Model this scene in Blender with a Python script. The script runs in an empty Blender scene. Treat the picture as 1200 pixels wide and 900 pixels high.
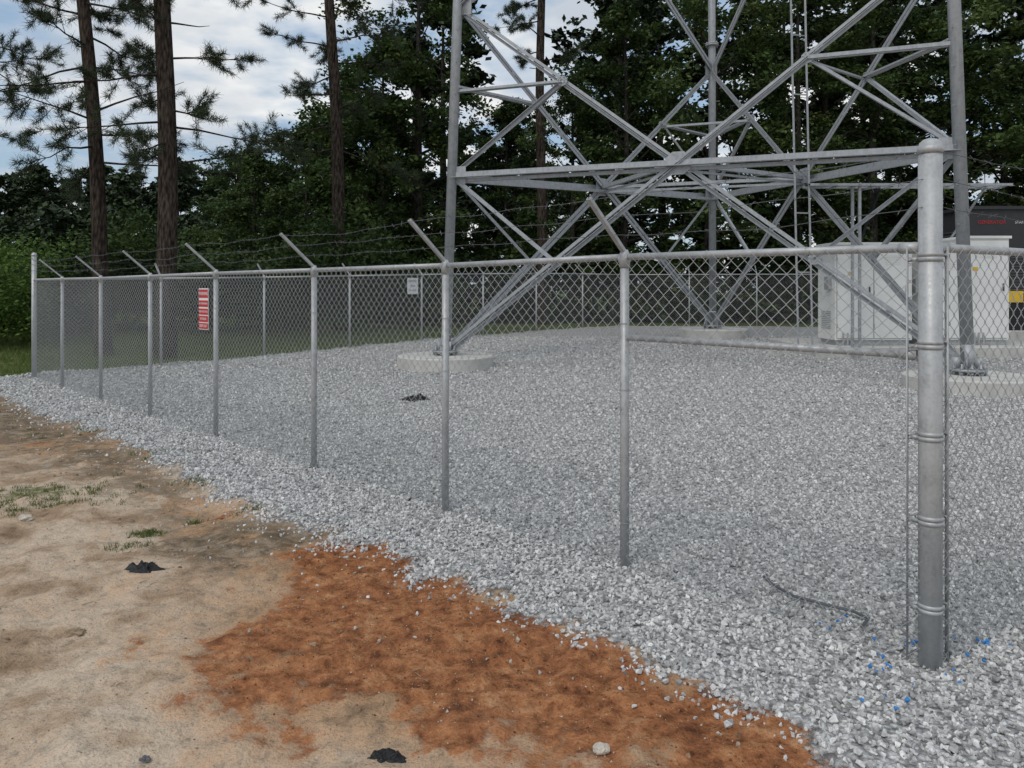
import bpy, bmesh, math, random
import numpy as np
from mathutils import Vector, Matrix, noise as mnoise
random.seed(7); rng=np.random.default_rng(7)
scene=bpy.context.scene
scene.view_settings.view_transform='Standard'
scene.view_settings.look='None'
scene.view_settings.exposure=0
H=2.13; CAM=1.925; F=880.0
R=math.radians

# ---------------------------------------------------------------- helpers
def link(o,parent=None):
    scene.collection.objects.link(o)
    if parent is not None: o.parent=parent
    return o
def empty(name):
    e=bpy.data.objects.new(name,None); e.empty_display_size=.2
    return link(e)
def sstep(t):
    t=np.clip(t,0,1); return t*t*(3-2*t)
def gz(x,y):
    return float(.45*sstep((y-14)/16.0))
def gzn(x,y): return .45*sstep((y-14)/16.0)

class MB:
    def __init__(s): s.v=[]; s.f=[]; s.m=[]
    def add(s,vs,fs,m=0):
        b=len(s.v); s.v+= [tuple(v) for v in vs]
        s.f+=[tuple(b+i for i in f) for f in fs]; s.m+=[m]*len(fs)
    def tube(s,pts,rad,sides=8,m=0,caps=True):
        pts=[Vector(p) for p in pts]; n=len(pts)
        if not hasattr(rad,'__len__'): rad=[rad]*n
        vs=[];prev=None
        for i,p in enumerate(pts):
            t=(pts[min(i+1,n-1)]-pts[max(i-1,0)])
            if t.length<1e-9: t=Vector((0,0,1))
            t.normalize()
            if prev is None:
                a=Vector((0,0,1)) if abs(t.z)<.9 else Vector((1,0,0))
                u=t.cross(a).normalized()
            else:
                u=(prev-t*prev.dot(t)).normalized()
            prev=u; w=t.cross(u)
            for k in range(sides):
                an=2*math.pi*k/sides
                vs.append(p+(u*math.cos(an)+w*math.sin(an))*rad[i])
        fs=[]
        for i in range(n-1):
            for k in range(sides):
                a=i*sides+k;b=i*sides+(k+1)%sides
                fs.append((a,b,b+sides,a+sides))
        if caps:
            fs.append(tuple(range(sides))[::-1]); fs.append(tuple((n-1)*sides+k for k in range(sides)))
        s.add(vs,fs,m)
    def box(s,c,d,m=0,rot=None):
        c=Vector(c); hx,hy,hz=d[0]/2,d[1]/2,d[2]/2
        vs=[Vector((x*hx,y*hy,z*hz)) for x in(-1,1) for y in(-1,1) for z in(-1,1)]
        if rot is not None: vs=[rot@v for v in vs]
        vs=[v+c for v in vs]
        s.add(vs,[(0,1,3,2),(4,6,7,5),(0,4,5,1),(2,3,7,6),(0,2,6,4),(1,5,7,3)],m)
    def prof(s,a,b,profile,up,m=0):
        a=Vector(a);b=Vector(b);t=(b-a).normalized(); up=Vector(up)
        u=t.cross(up).normalized(); w=u.cross(t).normalized()
        n=len(profile)
        vs=[a+u*p[0]+w*p[1] for p in profile]+[b+u*p[0]+w*p[1] for p in profile]
        fs=[(i,(i+1)%n,(i+1)%n+n,i+n) for i in range(n)]
        fs.append(tuple(range(n))[::-1]); fs.append(tuple(range(n,2*n)))
        s.add(vs,fs,m)
    def angle(s,a,b,w=.12,t=.014,up=(0,0,1),flip=1,m=0):
        h=w/2
        P=[(-h,-h),(h,-h),(h,-h+t),(-h+t,-h+t),(-h+t,h),(-h,h)]
        P=[(p[0]*flip,p[1]) for p in P]
        if flip<0: P=P[::-1]
        s.prof(a,b,P,up,m)
    def obj(s,name,mats,parent=None,smooth=False):
        me=bpy.data.meshes.new(name); me.from_pydata(s.v,[],s.f)
        for mt in mats: me.materials.append(mt)
        if len(mats)>1: me.polygons.foreach_set('material_index',s.m)
        if smooth:
            me.polygons.foreach_set('use_smooth',[len(f)==4 for f in s.f])
        me.update()
        return link(bpy.data.objects.new(name,me),parent)

def npmesh(name,V,Fq,mats,matidx=None,tint=None,smooth=False):
    V=np.asarray(V,dtype=np.float32); Fq=np.asarray(Fq,dtype=np.int32)
    me=bpy.data.meshes.new(name); n=len(Fq);k=Fq.shape[1]
    me.vertices.add(len(V)); me.vertices.foreach_set('co',V.ravel())
    me.loops.add(n*k); me.loops.foreach_set('vertex_index',Fq.ravel())
    me.polygons.add(n); me.polygons.foreach_set('loop_start',np.arange(0,n*k,k,dtype=np.int32))
    me.update(calc_edges=True)
    for mt in mats: me.materials.append(mt)
    if matidx is not None: me.polygons.foreach_set('material_index',np.asarray(matidx,dtype=np.int32))
    if tint is not None:
        a=me.attributes.new('tint','FLOAT','FACE'); a.data.foreach_set('value',np.asarray(tint,dtype=np.float32))
    if smooth: me.polygons.foreach_set('use_smooth',[True]*n)
    me.update()
    return me

# ---------------------------------------------------------------- node helper
class NT:
    def __init__(s,name):
        s.mat=bpy.data.materials.new(name); s.mat.use_nodes=True
        s.t=s.mat.node_tree; s.t.nodes.clear()
        s.out=s.n('ShaderNodeOutputMaterial')
        s.b=s.n('ShaderNodeBsdfPrincipled'); s.l(s.b.outputs[0],s.out.inputs[0])
        s.b.inputs['Specular IOR Level'].default_value=.3
    def n(s,ty,**k):
        nd=s.t.nodes.new(ty)
        for a,b in k.items(): setattr(nd,a,b)
        return nd
    def l(s,a,b): s.t.links.new(a,b)
    def coord(s,scale=(1,1,1),kind='Object'):
        c=s.n('ShaderNodeTexCoord'); m=s.n('ShaderNodeMapping'); m.inputs['Scale'].default_value=scale
        s.l(c.outputs[kind],m.inputs[0]); return m.outputs[0]
    def noise(s,vec,scale,detail=4,rough=.55):
        x=s.n('ShaderNodeTexNoise'); x.inputs['Scale'].default_value=scale; x.inputs['Detail'].default_value=detail; x.inputs['Roughness'].default_value=rough
        if vec is not None: s.l(vec,x.inputs['Vector'])
        return x.outputs['Fac']
    def voro(s,vec,scale,feat='F1'):
        x=s.n('ShaderNodeTexVoronoi'); x.feature=feat; x.inputs['Scale'].default_value=scale
        s.l(vec,x.inputs['Vector']); return x
    def ramp(s,fac,stops):
        r=s.n('ShaderNodeValToRGB'); e=r.color_ramp.elements
        while len(e)<len(stops): e.new(.5)
        for i,(p,c) in enumerate(stops):
            e[i].position=p
            e[i].color=(c,c,c,1) if not hasattr(c,'__len__') else (*c,1)
        s.l(fac,r.inputs[0]); return r.outputs[0]
    def math(s,op,a,b=None,clamp=False):
        m=s.n('ShaderNodeMath',operation=op); m.use_clamp=clamp
        for i,x in enumerate((a,b)):
            if x is None: continue
            if isinstance(x,(int,float)): m.inputs[i].default_value=x
            else: s.l(x,m.inputs[i])
        return m.outputs[0]
    def mix(s,fac,a,b,blend='MIX'):
        m=s.n('ShaderNodeMix',data_type='RGBA',blend_type=blend)
        for i,x in ((0,fac),(6,a),(7,b)):
            if isinstance(x,(int,float)): m.inputs[i].default_value=x
            elif isinstance(x,tuple): m.inputs[i].default_value=(*x,1)
            else: s.l(x,m.inputs[i])
        return m.outputs[2]
    def maprange(s,v,a,b,c=0,d=1):
        m=s.n('ShaderNodeMapRange'); m.interpolation_type='SMOOTHSTEP'
        s.l(v,m.inputs[0])
        for i,x in enumerate((a,b,c,d)): m.inputs[i+1].default_value=x
        return m.outputs[0]
    def attr(s,name):
        a=s.n('ShaderNodeAttribute'); a.attribute_name=name; return a
    def bump(s,h,strength=.4,dist=.02,nrm=None):
        b=s.n('ShaderNodeBump'); b.inputs['Strength'].default_value=strength; b.inputs['Distance'].default_value=dist
        s.l(h,b.inputs['Height'])
        if nrm is not None: s.l(nrm,b.inputs['Normal'])
        return b.outputs[0]
    def set(s,**k):
        for a,b in k.items():
            a={'color':'Base Color','rough':'Roughness','metal':'Metallic','normal':'Normal','spec':'Specular IOR Level'}[a]
            if isinstance(b,(int,float)): s.b.inputs[a].default_value=b
            elif isinstance(b,tuple): s.b.inputs[a].default_value=(*b,1)
            else: s.l(b,s.b.inputs[a])
        return s.mat

# ---------------------------------------------------------------- materials
def m_galv(name,base,metal=.55,rough=.42):
    t=NT(name); c=t.coord()
    n1=t.noise(c,9,4); n2=t.noise(c,60,2); n3=t.noise(t.coord((14,14,1.2)),1.5,3)
    f=t.math('ADD',t.math('ADD',t.math('MULTIPLY',n1,.4),t.math('MULTIPLY',n2,.3)),t.math('MULTIPLY',n3,.3))
    col=t.ramp(f,[(.32,tuple(b*.66 for b in base)),(.5,base),(.68,tuple(min(1,b*1.22) for b in base))])
    return t.set(color=col,metal=metal,rough=t.ramp(n2,[(.3,rough-.08),(.7,rough+.16)]),spec=.4)
def m_simple(name,base,metal,rough):
    t=NT(name); return t.set(color=base,metal=metal,rough=rough,spec=.4)
M_galv=m_galv('galvanised_steel',(.42,.43,.435),.3,.48)
M_tower=m_galv('tower_steel',(.37,.385,.40),.35,.5)
M_wire=m_simple('fence_wire',(.54,.55,.55),.3,.4)
M_dark_steel=m_simple('aged_steel',(.13,.135,.14),.5,.5)

def m_concrete():
    t=NT('concrete'); c=t.coord()
    n=t.noise(c,2.5,6); n2=t.noise(c,45,3)
    col=t.ramp(n,[(.3,(.44,.425,.385)),(.7,(.64,.625,.58))])
    return t.set(color=t.mix(.18,col,t.ramp(n2,[(.3,.2),(.7,.65)])),rough=.85,normal=t.bump(n2,.3,.01))
M_conc=m_concrete()

def m_stone(name,cols,detail=2):
    t=NT(name); oi=t.n('ShaderNodeObjectInfo')
    c=t.coord(); n=t.noise(c,2.2,detail,.7)
    base=t.ramp(oi.outputs['Random'],cols)
    v=t.ramp(n,[(.3,.70),(.7,1.18)])
    col=t.mix(1.0,base,v,'MULTIPLY')
    return t.set(color=col,rough=.9,spec=.15)
GC=[(0,(.24,.238,.234)),(.15,(.37,.368,.362)),(.5,(.53,.525,.515)),(.85,(.65,.642,.625)),(1,(.78,.77,.745))]
M_stone=m_stone('crushed_granite',GC)
M_pebble=m_stone('dirt_pebble',[(0,(.15,.09,.055)),(.4,(.31,.21,.13)),(.7,(.40,.32,.235)),(1,(.58,.54,.48))])
M_clod=m_stone('clay_clod',[(0,(.13,.05,.022)),(.5,(.25,.105,.045)),(1,(.37,.19,.10))])

def m_ground():
    t=NT('ground'); c=t.coord()
    dg=t.attr('dg').outputs['Fac']; clay=t.attr('clay').outputs['Fac']; grass=t.attr('grass').outputs['Fac']
    nM=t.noise(c,2.1,6,.62); nF=t.noise(c,13,5,.68); nV=t.noise(c,75,2,.6); nH=t.noise(c,4.5,6,.7); nL=t.noise(c,.9,3,.6)
    v=t.voro(c,30)
    sep=t.n('ShaderNodeSeparateColor'); t.l(v.outputs['Color'],sep.inputs[0])
    gcol=t.ramp(sep.outputs[0],GC)
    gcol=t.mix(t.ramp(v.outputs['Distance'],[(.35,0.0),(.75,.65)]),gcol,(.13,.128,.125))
    tan=t.ramp(t.math('ADD',t.math('MULTIPLY',nM,.6),t.math('MULTIPLY',nL,.4)),[(.36,(.24,.16,.10)),(.44,(.38,.27,.18)),(.50,(.50,.385,.28)),(.60,(.60,.50,.39))])
    brown=t.ramp(nH,[(.33,(.10,.072,.047)),(.5,(.21,.158,.105)),(.66,(.36,.29,.215))])
    fb=t.attr('brown').outputs['Fac']
    fb=t.maprange(t.math('ADD',fb,t.math('ADD',t.math('MULTIPLY',t.math('SUBTRACT',nH,.5),2.2),t.math('MULTIPLY',t.math('SUBTRACT',nF,.5),.8))),.34,.76)
    dirt=t.mix(fb,tan,brown)
    cl=t.ramp(t.math('ADD',t.math('MULTIPLY',nH,.6),t.math('MULTIPLY',nF,.4)),[(.36,(.12,.044,.02)),(.45,(.245,.092,.038)),(.54,(.355,.15,.064)),(.66,(.46,.25,.13))])
    jag=t.math('ADD',t.math('MULTIPLY',t.math('SUBTRACT',nM,.5),1.9),t.math('MULTIPLY',t.math('SUBTRACT',nF,.5),.7))
    cj=t.math('ADD',clay,jag)
    dirt=t.mix(t.maprange(cj,.05,.42,0,.6),dirt,(.47,.28,.155))
    dirt=t.mix(t.maprange(cj,.38,.60,0,.95),dirt,cl)
    dirt=t.mix(1.0,dirt,t.ramp(nV,[(.28,.66),(.42,.98),(.75,1.12)]),'MULTIPLY')
    dirt=t.mix(1.0,dirt,t.ramp(nF,[(.32,.64),(.46,.95),(.68,1.14)]),'MULTIPLY')
    gs=t.ramp(nH,[(.3,(.035,.055,.016)),(.5,(.075,.11,.028)),(.7,(.16,.175,.06))])
    fg=t.maprange(t.math('ADD',grass,t.math('MULTIPLY',t.math('SUBTRACT',nH,.5),.9)),.4,.65)
    col=t.mix(fg,dirt,gs)
    fgr=t.maprange(t.math('ADD',dg,t.math('ADD',t.math('MULTIPLY',t.math('SUBTRACT',nF,.5),.55),t.math('MULTIPLY',t.math('SUBTRACT',nM,.5),.5))),-.03,.08)
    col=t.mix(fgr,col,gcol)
    hgt=t.math('ADD',t.math('MULTIPLY',nF,.75),t.math('MULTIPLY',nV,.2))
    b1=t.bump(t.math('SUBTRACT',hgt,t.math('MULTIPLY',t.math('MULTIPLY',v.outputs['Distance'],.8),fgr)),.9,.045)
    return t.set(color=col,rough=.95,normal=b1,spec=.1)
M_ground=m_ground()

def m_leaf(name,cols,trans=.3):
    t=NT(name); tint=t.attr('tint').outputs['Fac']; oi=t.n('ShaderNodeObjectInfo')
    f=t.math('ADD',t.math('MULTIPLY',tint,.8),t.math('MULTIPLY',oi.outputs['Random'],.2))
    col=t.ramp(f,cols)
    t.set(color=col,rough=.6,spec=.15)
    if trans>0:
        tr=t.n('ShaderNodeBsdfTranslucent'); t.l(col,tr.inputs[0])
        mx=t.n('ShaderNodeMixShader'); mx.inputs[0].default_value=trans
        t.l(t.b.outputs[0],mx.inputs[1]); t.l(tr.outputs[0],mx.inputs[2]); t.l(mx.outputs[0],t.out.inputs[0])
    return t.mat
M_leaf=m_leaf('broad_leaves',[(0,(.022,.038,.014)),(.35,(.045,.076,.024)),(.7,(.078,.12,.036)),(.88,(.125,.17,.05)),(1,(.17,.19,.07))],.28)
M_leaf_far=m_leaf('forest_leaves',[(0,(.024,.037,.02)),(.5,(.04,.06,.029)),(1,(.075,.10,.045))],0)
M_leaf_bright=m_leaf('shrub_leaves',[(0,(.05,.09,.02)),(.5,(.10,.17,.035)),(1,(.17,.25,.06))])
M_needle=m_leaf('pine_needles',[(0,(.02,.033,.016)),(.5,(.042,.06,.03)),(1,(.085,.105,.05))],0)
M_blade=m_leaf('grass_blades',[(0,(.05,.08,.02)),(.5,(.10,.145,.035)),(1,(.24,.23,.10))],.2)
def m_bark(name,a,b):
    t=NT(name); c=t.coord((9,9,1.6)); n=t.noise(c,1.6,5,.7)
    v=t.voro(t.coord((7,7,1.8)),2.4)
    f=t.math('ADD',t.math('MULTIPLY',n,.7),t.math('MULTIPLY',v.outputs['Distance'],.35))
    col=t.ramp(f,[(.35,b),(.65,a)])
    return t.set(color=col,rough=.95,normal=t.bump(f,.9,.08),spec=.1)
M_bark=m_bark('pine_bark',(.018,.014,.012),(.10,.078,.062))
M_bark2=m_bark('bark',(.02,.018,.015),(.09,.08,.068))
def m_plain(name,col,rough=.5,metal=0,var=.12,scale=6):
    t=NT(name); n=t.noise(t.coord(),scale,4,.65)
    c=t.ramp(n,[(.3,tuple(x*(1-var) for x in col)),(.7,tuple(min(1,x*(1+var)) for x in col))])
    return t.set(color=c,rough=rough,metal=metal)
M_white=m_plain('cabinet_paint',(.76,.76,.73),.45,0,.07,2)
M_seam=m_plain('rubber_seal',(.09,.09,.09),.7)
M_char=m_plain('charcoal_paint',(.035,.037,.04),.5)
M_black=m_plain('black_plastic',(.018,.018,.019),.55)
M_yellow=m_plain('yellow_label',(.7,.45,.03),.5)
M_red=m_plain('sign_red',(.48,.03,.035),.5)
M_signw=m_plain('sign_white',(.74,.74,.74),.45,0,.05)
M_blue=m_plain('blue_marking_paint',(.05,.22,.55),.8,0,.3,30)
M_wood=m_plain('dry_wood',(.26,.19,.125),.9,0,.3,20)
M_rock=m_plain('pale_rock',(.5,.45,.38),.9,0,.25,25)

# ---------------------------------------------------------------- plan
A=(2.10,3.77)
def onray(x):
    u=(x-600)/F; Y=5.871/(1+u) ; return (u*Y,Y)
posts=[A]+[onray(x) for x in (732,522,368,253,176,118,73,40)]
B=posts[-1]
Cc=(4.6,B[1]+4.6-B[0]); D=(31,27.5); E=(16.5,A[1]+(16.5-A[0])*.64)
poly=np.array([A,B,Cc,D,E])
def sdf(X,Y):
    X=np.asarray(X,float);Y=np.asarray(Y,float)
    d=np.full(X.shape,1e9); inside=np.zeros(X.shape,bool); n=len(poly)
    for i in range(n):
        x0,y0=poly[i];x1,y1=poly[(i+1)%n]
        ex,ey=x1-x0,y1-y0; t=np.clip(((X-x0)*ex+(Y-y0)*ey)/(ex*ex+ey*ey),0,1)
        d=np.minimum(d,np.hypot(X-x0-t*ex,Y-y0-t*ey))
        c=((y0>Y)!=(y1>Y)); 
        with np.errstate(divide='ignore',invalid='ignore'):
            xi=(x1-x0)*(Y-y0)/(y1-y0)+x0
        inside^=c&(X<xi)
    return np.where(inside,d,-d)
def dgrav(X,Y):
    X=np.asarray(X,float);Y=np.asarray(Y,float)
    m=1.04-.65*sstep((Y-15)/5)
    w=.10*np.sin(X*2.3+Y*1.1)+.07*np.sin(X*5.1-Y*4.3+1)+.04*np.sin((X-Y)*9.7)+.03*np.sin(X*17+Y*5)
    return sdf(X,Y)+m+w

# ---------------------------------------------------------------- ground sheet
def axis(parts):
    out=[]
    for a,b,s in parts: out+=list(np.arange(a,b,s))
    out.append(parts[-1][1]); return np.array(out)
xs=axis([(-600,-100,100),(-100,-30,10),(-30,-12,1),(-12,-6,.2),(-6,-3.6,.06),(-3.6,2.6,.03),(2.6,8,.2),(8,32,1),(32,100,10),(100,601,100)])
ys=axis([(-200,-20,30),(-20,0,4),(0,2.4,.3),(2.4,6.4,.03),(6.4,9,.06),(9,17,.14),(17,40,.8),(40,100,6),(100,901,100)])
GX,GY=np.meshgrid(xs,ys)
dgv=dgrav(GX,GY)
blobs=[(-1.15,5.35,.44,1.0),(-.75,4.75,.56,1.0),(-.75,4.25,.52,1.0),(-.1,4.15,.44,1.0),(-.35,3.8,.46,.8),(.35,3.7,.44,1.0),(.85,3.3,.42,1.0),(1.2,3.05,.36,.85),(-1.35,4.15,.5,.6),(-1.2,3.75,.45,.45),(-2.6,6.6,.5,.35),(-5.2,9.6,1.,.3),(-.2,3.3,.6,.3),(-1.9,4.8,.6,.25),(.5,3.0,.45,.4),(-1.0,3.35,.4,.3)]
clay=np.zeros_like(GX)
for x,y,r,s in blobs: clay=1-(1-clay)*(1-s*np.exp(-(((GX-x)**2+(GY-y)**2)/(r*r))**1.2))
brown=np.clip(1-np.abs(-dgv-.45)/.8,0,1)*.75+.35*sstep((GY-6.5)/4)+.8*np.exp(-(((GX+2.0)/1.0)**2+((GY-5.6)/.5)**2))
brown-= .45*np.exp(-(((GX+2.6)/1.2)**2+((GY-4.2)/1.2)**2))
grass=np.where(dgv<-.05,1.0,0)*sstep((GY-15.2)/2.0)
grass=np.maximum(grass,.62*np.exp(-(((GX+4.6)/.8)**2+((GY-7.2)/.28)**2)))
grass=np.maximum(grass,.55*np.exp(-(((GX+2.9)/.25)**2+((GY-6.0)/.3)**2)))
Z=gzn(GX,GY)
gm=sstep((dgv+.12)/.28)
Z=Z+gm*.05
near=(GY>2)&(GY<18)&(GX>-14)&(GX<10)
zz=np.zeros_like(Z)
for j in range(GX.shape[0]):
    for i in range(GX.shape[1]):
        if near[j,i]:
            x,y=GX[j,i],GY[j,i]
            q=mnoise.noise((x*.9,y*.9,0))*.045+mnoise.noise((x*2.7,y*2.7,2))*.03
            if ys[j]<9:
                if dgv[j,i]<.4:
                    r=abs(mnoise.noise((x*5,y*5,5)))
                    q+=r*.032+max(0,mnoise.noise((x*11,y*11,9)))*.032*(.4+clay[j,i])+mnoise.noise((x*23,y*23,3))*.006
                s=(x+y*.35+2.6+.12*math.sin(y*1.3))
                for rr in (0,.9):
                    q-=.028*math.exp(-((s-rr)/.13)**2)*(dgv[j,i]<0)
            zz[j,i]=q*(1-.55*gm[j,i])
Z=Z+zz
ny,nx=GX.shape
V=np.stack([GX.ravel(),GY.ravel(),Z.ravel()],1)
I=np.arange(ny*nx).reshape(ny,nx)
Fq=np.stack([I[:-1,:-1].ravel(),I[:-1,1:].ravel(),I[1:,1:].ravel(),I[1:,:-1].ravel()],1)
me=npmesh('ground',V,Fq,[M_ground],smooth=True)
for nm,arr in (('dg',np.clip(dgv,-5,5)),('clay',clay),('brown',brown),('grass',grass)):
    a=me.attributes.new(nm,'FLOAT','POINT'); a.data.foreach_set('value',arr.ravel().astype(np.float32))
link(bpy.data.objects.new('ground',me))
def bil(Q,X,Y):
    ix=np.clip(np.searchsorted(xs,X)-1,0,nx-2); iy=np.clip(np.searchsorted(ys,Y)-1,0,ny-2)
    fx=(X-xs[ix])/(xs[ix+1]-xs[ix]); fy=(Y-ys[iy])/(ys[iy+1]-ys[iy])
    return (Q[iy,ix]*(1-fx)*(1-fy)+Q[iy,ix+1]*fx*(1-fy)+Q[iy+1,ix]*(1-fx)*fy+Q[iy+1,ix+1]*fx*fy)
def hgt(X,Y): return bil(Z,X,Y)
def h1(x,y): return float(hgt(np.array([x]),np.array([y]))[0])

# ---------------------------------------------------------------- stones via instancing
def stone_collection(name,mat,n=10,flat=.75):
    col=bpy.data.collections.new(name)
    for i in range(n):
        bm=bmesh.new()
        for k in range(12):
            p=Vector((random.gauss(0,1),random.gauss(0,1),random.gauss(0,1))).normalized()*random.uniform(.42,.58)
            bm.verts.new((p.x*random.uniform(.9,1.25),p.y,p.z*flat))
        r=bmesh.ops.convex_hull(bm,input=bm.verts)
        bmesh.ops.delete(bm,geom=[g for g in r['geom_interior'] if isinstance(g,bmesh.types.BMVert)],context='VERTS')
        m=bpy.data.meshes.new(name+'_piece'); bm.to_mesh(m); bm.free(); m.materials.append(mat)
        col.objects.link(bpy.data.objects.new(name+'_piece',m))
    return col
def scatter(name,P,S,col,ncol):
    me=bpy.data.meshes.new(name); me.vertices.add(len(P)); me.vertices.foreach_set('co',P.astype(np.float32).ravel())
    a=me.attributes.new('scl','FLOAT','POINT'); a.data.foreach_set('value',S.astype(np.float32))
    a=me.attributes.new('rot','FLOAT_VECTOR','POINT'); a.data.foreach_set('vector',rng.uniform(0,6.28,(len(P),3)).astype(np.float32).ravel())
    a=me.attributes.new('idx','INT','POINT'); a.data.foreach_set('value',rng.integers(0,ncol,len(P)).astype(np.int32))
    ob=link(bpy.data.objects.new(name,me))
    g=bpy.data.node_groups.new(name+'_gn','GeometryNodeTree')
    g.interface.new_socket('Geometry',in_out='INPUT',socket_type='NodeSocketGeometry')
    g.interface.new_socket('Geometry',in_out='OUTPUT',socket_type='NodeSocketGeometry')
    gi=g.nodes.new('NodeGroupInput'); go=g.nodes.new('NodeGroupOutput')
    ip=g.nodes.new('GeometryNodeInstanceOnPoints'); ci=g.nodes.new('GeometryNodeCollectionInfo')
    ci.inputs['Collection'].default_value=col; ci.inputs['Separate Children'].default_value=True; ci.inputs['Reset Children'].default_value=True
    def na(n,ty):
        x=g.nodes.new('GeometryNodeInputNamedAttribute'); x.data_type=ty; x.inputs['Name'].default_value=n
        return x.outputs[0]
    L=g.links.new
    L(gi.outputs[0],ip.inputs['Points']); L(ci.outputs[0],ip.inputs['Instance']); ip.inputs['Pick Instance'].default_value=True
    L(na('idx','INT'),ip.inputs['Instance Index']); L(na('rot','FLOAT_VECTOR'),ip.inputs['Rotation']); L(na('scl','FLOAT'),ip.inputs['Scale'])
    L(ip.outputs[0],go.inputs[0])
    md=ob.modifiers.new('scatter','NODES'); md.node_group=g
    return ob
def sample(x0,x1,y0,y1,dens):
    n=int((x1-x0)*(y1-y0)*dens); X=rng.uniform(x0,x1,n);Y=rng.uniform(y0,y1,n)
    k=(np.abs(X)<.76*Y+.8); return X[k],Y[k]
PX=[];PY=[];PS=[]
for (x0,x1,y0,y1,den,sa,sb) in ((-6,7,2.3,7,1700,.014,.050),(-9,9,7,11,900,.02,.052),(-13,13,11,16,420,.028,.06),(-16,21,16,25,190,.038,.072)):
    X,Y=sample(x0,x1,y0,y1,den); d=dgrav(X,Y)
    keep=d>rng.normal(0,.09,len(X))
    X,Y=X[keep],Y[keep]; PX.append(X);PY.append(Y);PS.append(sa+(sb-sa)*rng.beta(1.5,2.6,len(X)))
X,Y=sample(-9,4,2.3,12,150); d=dgrav(X,Y); keep=(d<0)&(rng.uniform(0,1,len(X))<.8*np.exp(d/.22)); PX.append(X[keep]);PY.append(Y[keep]);PS.append(rng.uniform(.008,.036,keep.sum()))
PX=np.concatenate(PX);PY=np.concatenate(PY);PS=np.concatenate(PS)
PZ=hgt(PX,PY)+PS*rng.uniform(-.1,.35,len(PX))
FT={'L':(-1.6,18.0),'R':(8.74,14.37),'T':(6.71,25.1)}
kk=np.ones(len(PX),bool)
for x,y in FT.values(): kk&=np.hypot(PX-x,PY-y)>1.14
PX,PY,PZ,PS=PX[kk],PY[kk],PZ[kk],PS[kk]
colG=stone_collection('gravel_stones',M_stone,12)
scatter('gravel',np.stack([PX,PY,PZ],1),PS,colG,12)
X,Y=sample(-9,3,2.2,12,480); d=dgrav(X,Y); bp_=bil(brown,X,Y)
keep=(d<0)&(rng.uniform(0,1,len(X))<.2+.3*(-d<1.2)*1.0+.6*np.clip(bp_,0,1)); X,Y=X[keep],Y[keep]; S=.003+.019*rng.beta(1.0,4.5,len(X))
big=rng.uniform(0,1,len(X))<.016; S[big]=rng.uniform(.018,.042,big.sum())
colP=stone_collection('dirt_pebbles',M_pebble,8,.7)
scatter('dirt_pebbles',np.stack([X,Y,hgt(X,Y)+S*.1],1),S,colP,8)
X,Y=sample(-3,2,2.4,6.4,1300); d=dgrav(X,Y); cp=bil(clay,X,Y)
keep=(d<.05)&(rng.uniform(0,1,len(X))<.7*np.clip(cp-.35,0,1)); X,Y=X[keep],Y[keep]; S=.005+.03*rng.beta(1.0,4.5,len(X))
colC=stone_collection('clay_clods',M_clod,8,.7)
scatter('clay_clods',np.stack([X,Y,hgt(X,Y)-S*.05],1),S,colC,8)

# ---------------------------------------------------------------- fence
fence=empty('chain_link_fence')
def seg_dir(p,q):
    d=Vector((q[0]-p[0],q[1]-p[1],0)); L=d.length; return d/L,L
CV=[];CF=[];cbase=0
def chainlink(p,q,out,w=.043,r=.0026,zt=H-.03,off=.035):
    global cbase
    d,L=seg_dir(p,q); n=int(L/w); K=int(round(zt/.043)); 
    i=np.arange(n)[:,None]; k=np.arange(K+1)[None,:]
    s=(i+.5)*w+ (w/2)*np.where((i+k)%2==0,1,-1)
    zb=hgt(np.array([p[0],q[0]]),np.array([p[1],q[1]]))
    zz=zt*(k/K)+0*i
    g=zb[0]+(zb[1]-zb[0])*(s/L)
    z=g+zz
    bul=.010*np.sin(s*2.1+p[0])*np.sin(zz*2.6)
    s=s+.006*np.sin(zz*3.1+p[1])
    depth=off+.0035*np.where(k%2==0,1,-1)*np.where(i%2==0,1,-1)+bul
    cx=p[0]+d.x*s+out.x*depth; cy=p[1]+d.y*s+out.y*depth
    C=np.stack([cx,cy,z],-1)
    rings=[]
    for a in (0,2.094,4.189):
        o=np.array([d.x*math.cos(a)*1.3+out.x*math.sin(a),d.y*math.cos(a)*1.3+out.y*math.sin(a),0])*r
        rings.append(C+o)
    Vv=np.stack(rings,2).reshape(-1,3)
    base=(np.arange(n)[:,None]*(K+1)+np.arange(K)[None,:])*3
    fs=[]
    for a in range(3):
        b=(a+1)%3
        fs.append(np.stack([base+a,base+b,base+3+b,base+3+a],-1).reshape(-1,4))
    fs=np.concatenate(fs)+cbase
    CV.append(Vv);CF.append(fs);cbase+=len(Vv)
out1=Vector((-.7071,-.7071,0))
fp=MB(); fr=MB(); bw=MB(); fa=MB()
def barb(b,p,r):
    for s in (0,1):
        v=Vector((random.uniform(-1,1),random.uniform(-1,1),random.uniform(-1,1))).normalized()*.024
        b.tube([p-v,p+v],r,3,caps=False)
def strand(p,q,r=.0019,barbs=True,sag=.02):
    p=Vector(p);q=Vector(q);L=(q-p).length;n=max(6,int(L/.12)); pts=[]
    ph=random.uniform(0,6)
    for i in range(n+1):
        t=i/n; x=p.lerp(q,t); x.z-=sag*4*t*(1-t); x.z+=.009*math.sin(ph+t*L*7)*(4*t*(1-t)); 
        pts.append(x)
    bw.tube(pts,r,3,caps=False)
    if barbs:
        for i in range(1,n): barb(bw,pts[i],r*.8)
def arm_pts(p,out,zg,scale=1):
    b=Vector((p[0],p[1],zg+H-.01)); tip=b+out*.385+Vector((0,0,.345))
    return b,[b.lerp(tip,t) for t in (.36,.67,.97)],tip
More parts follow.
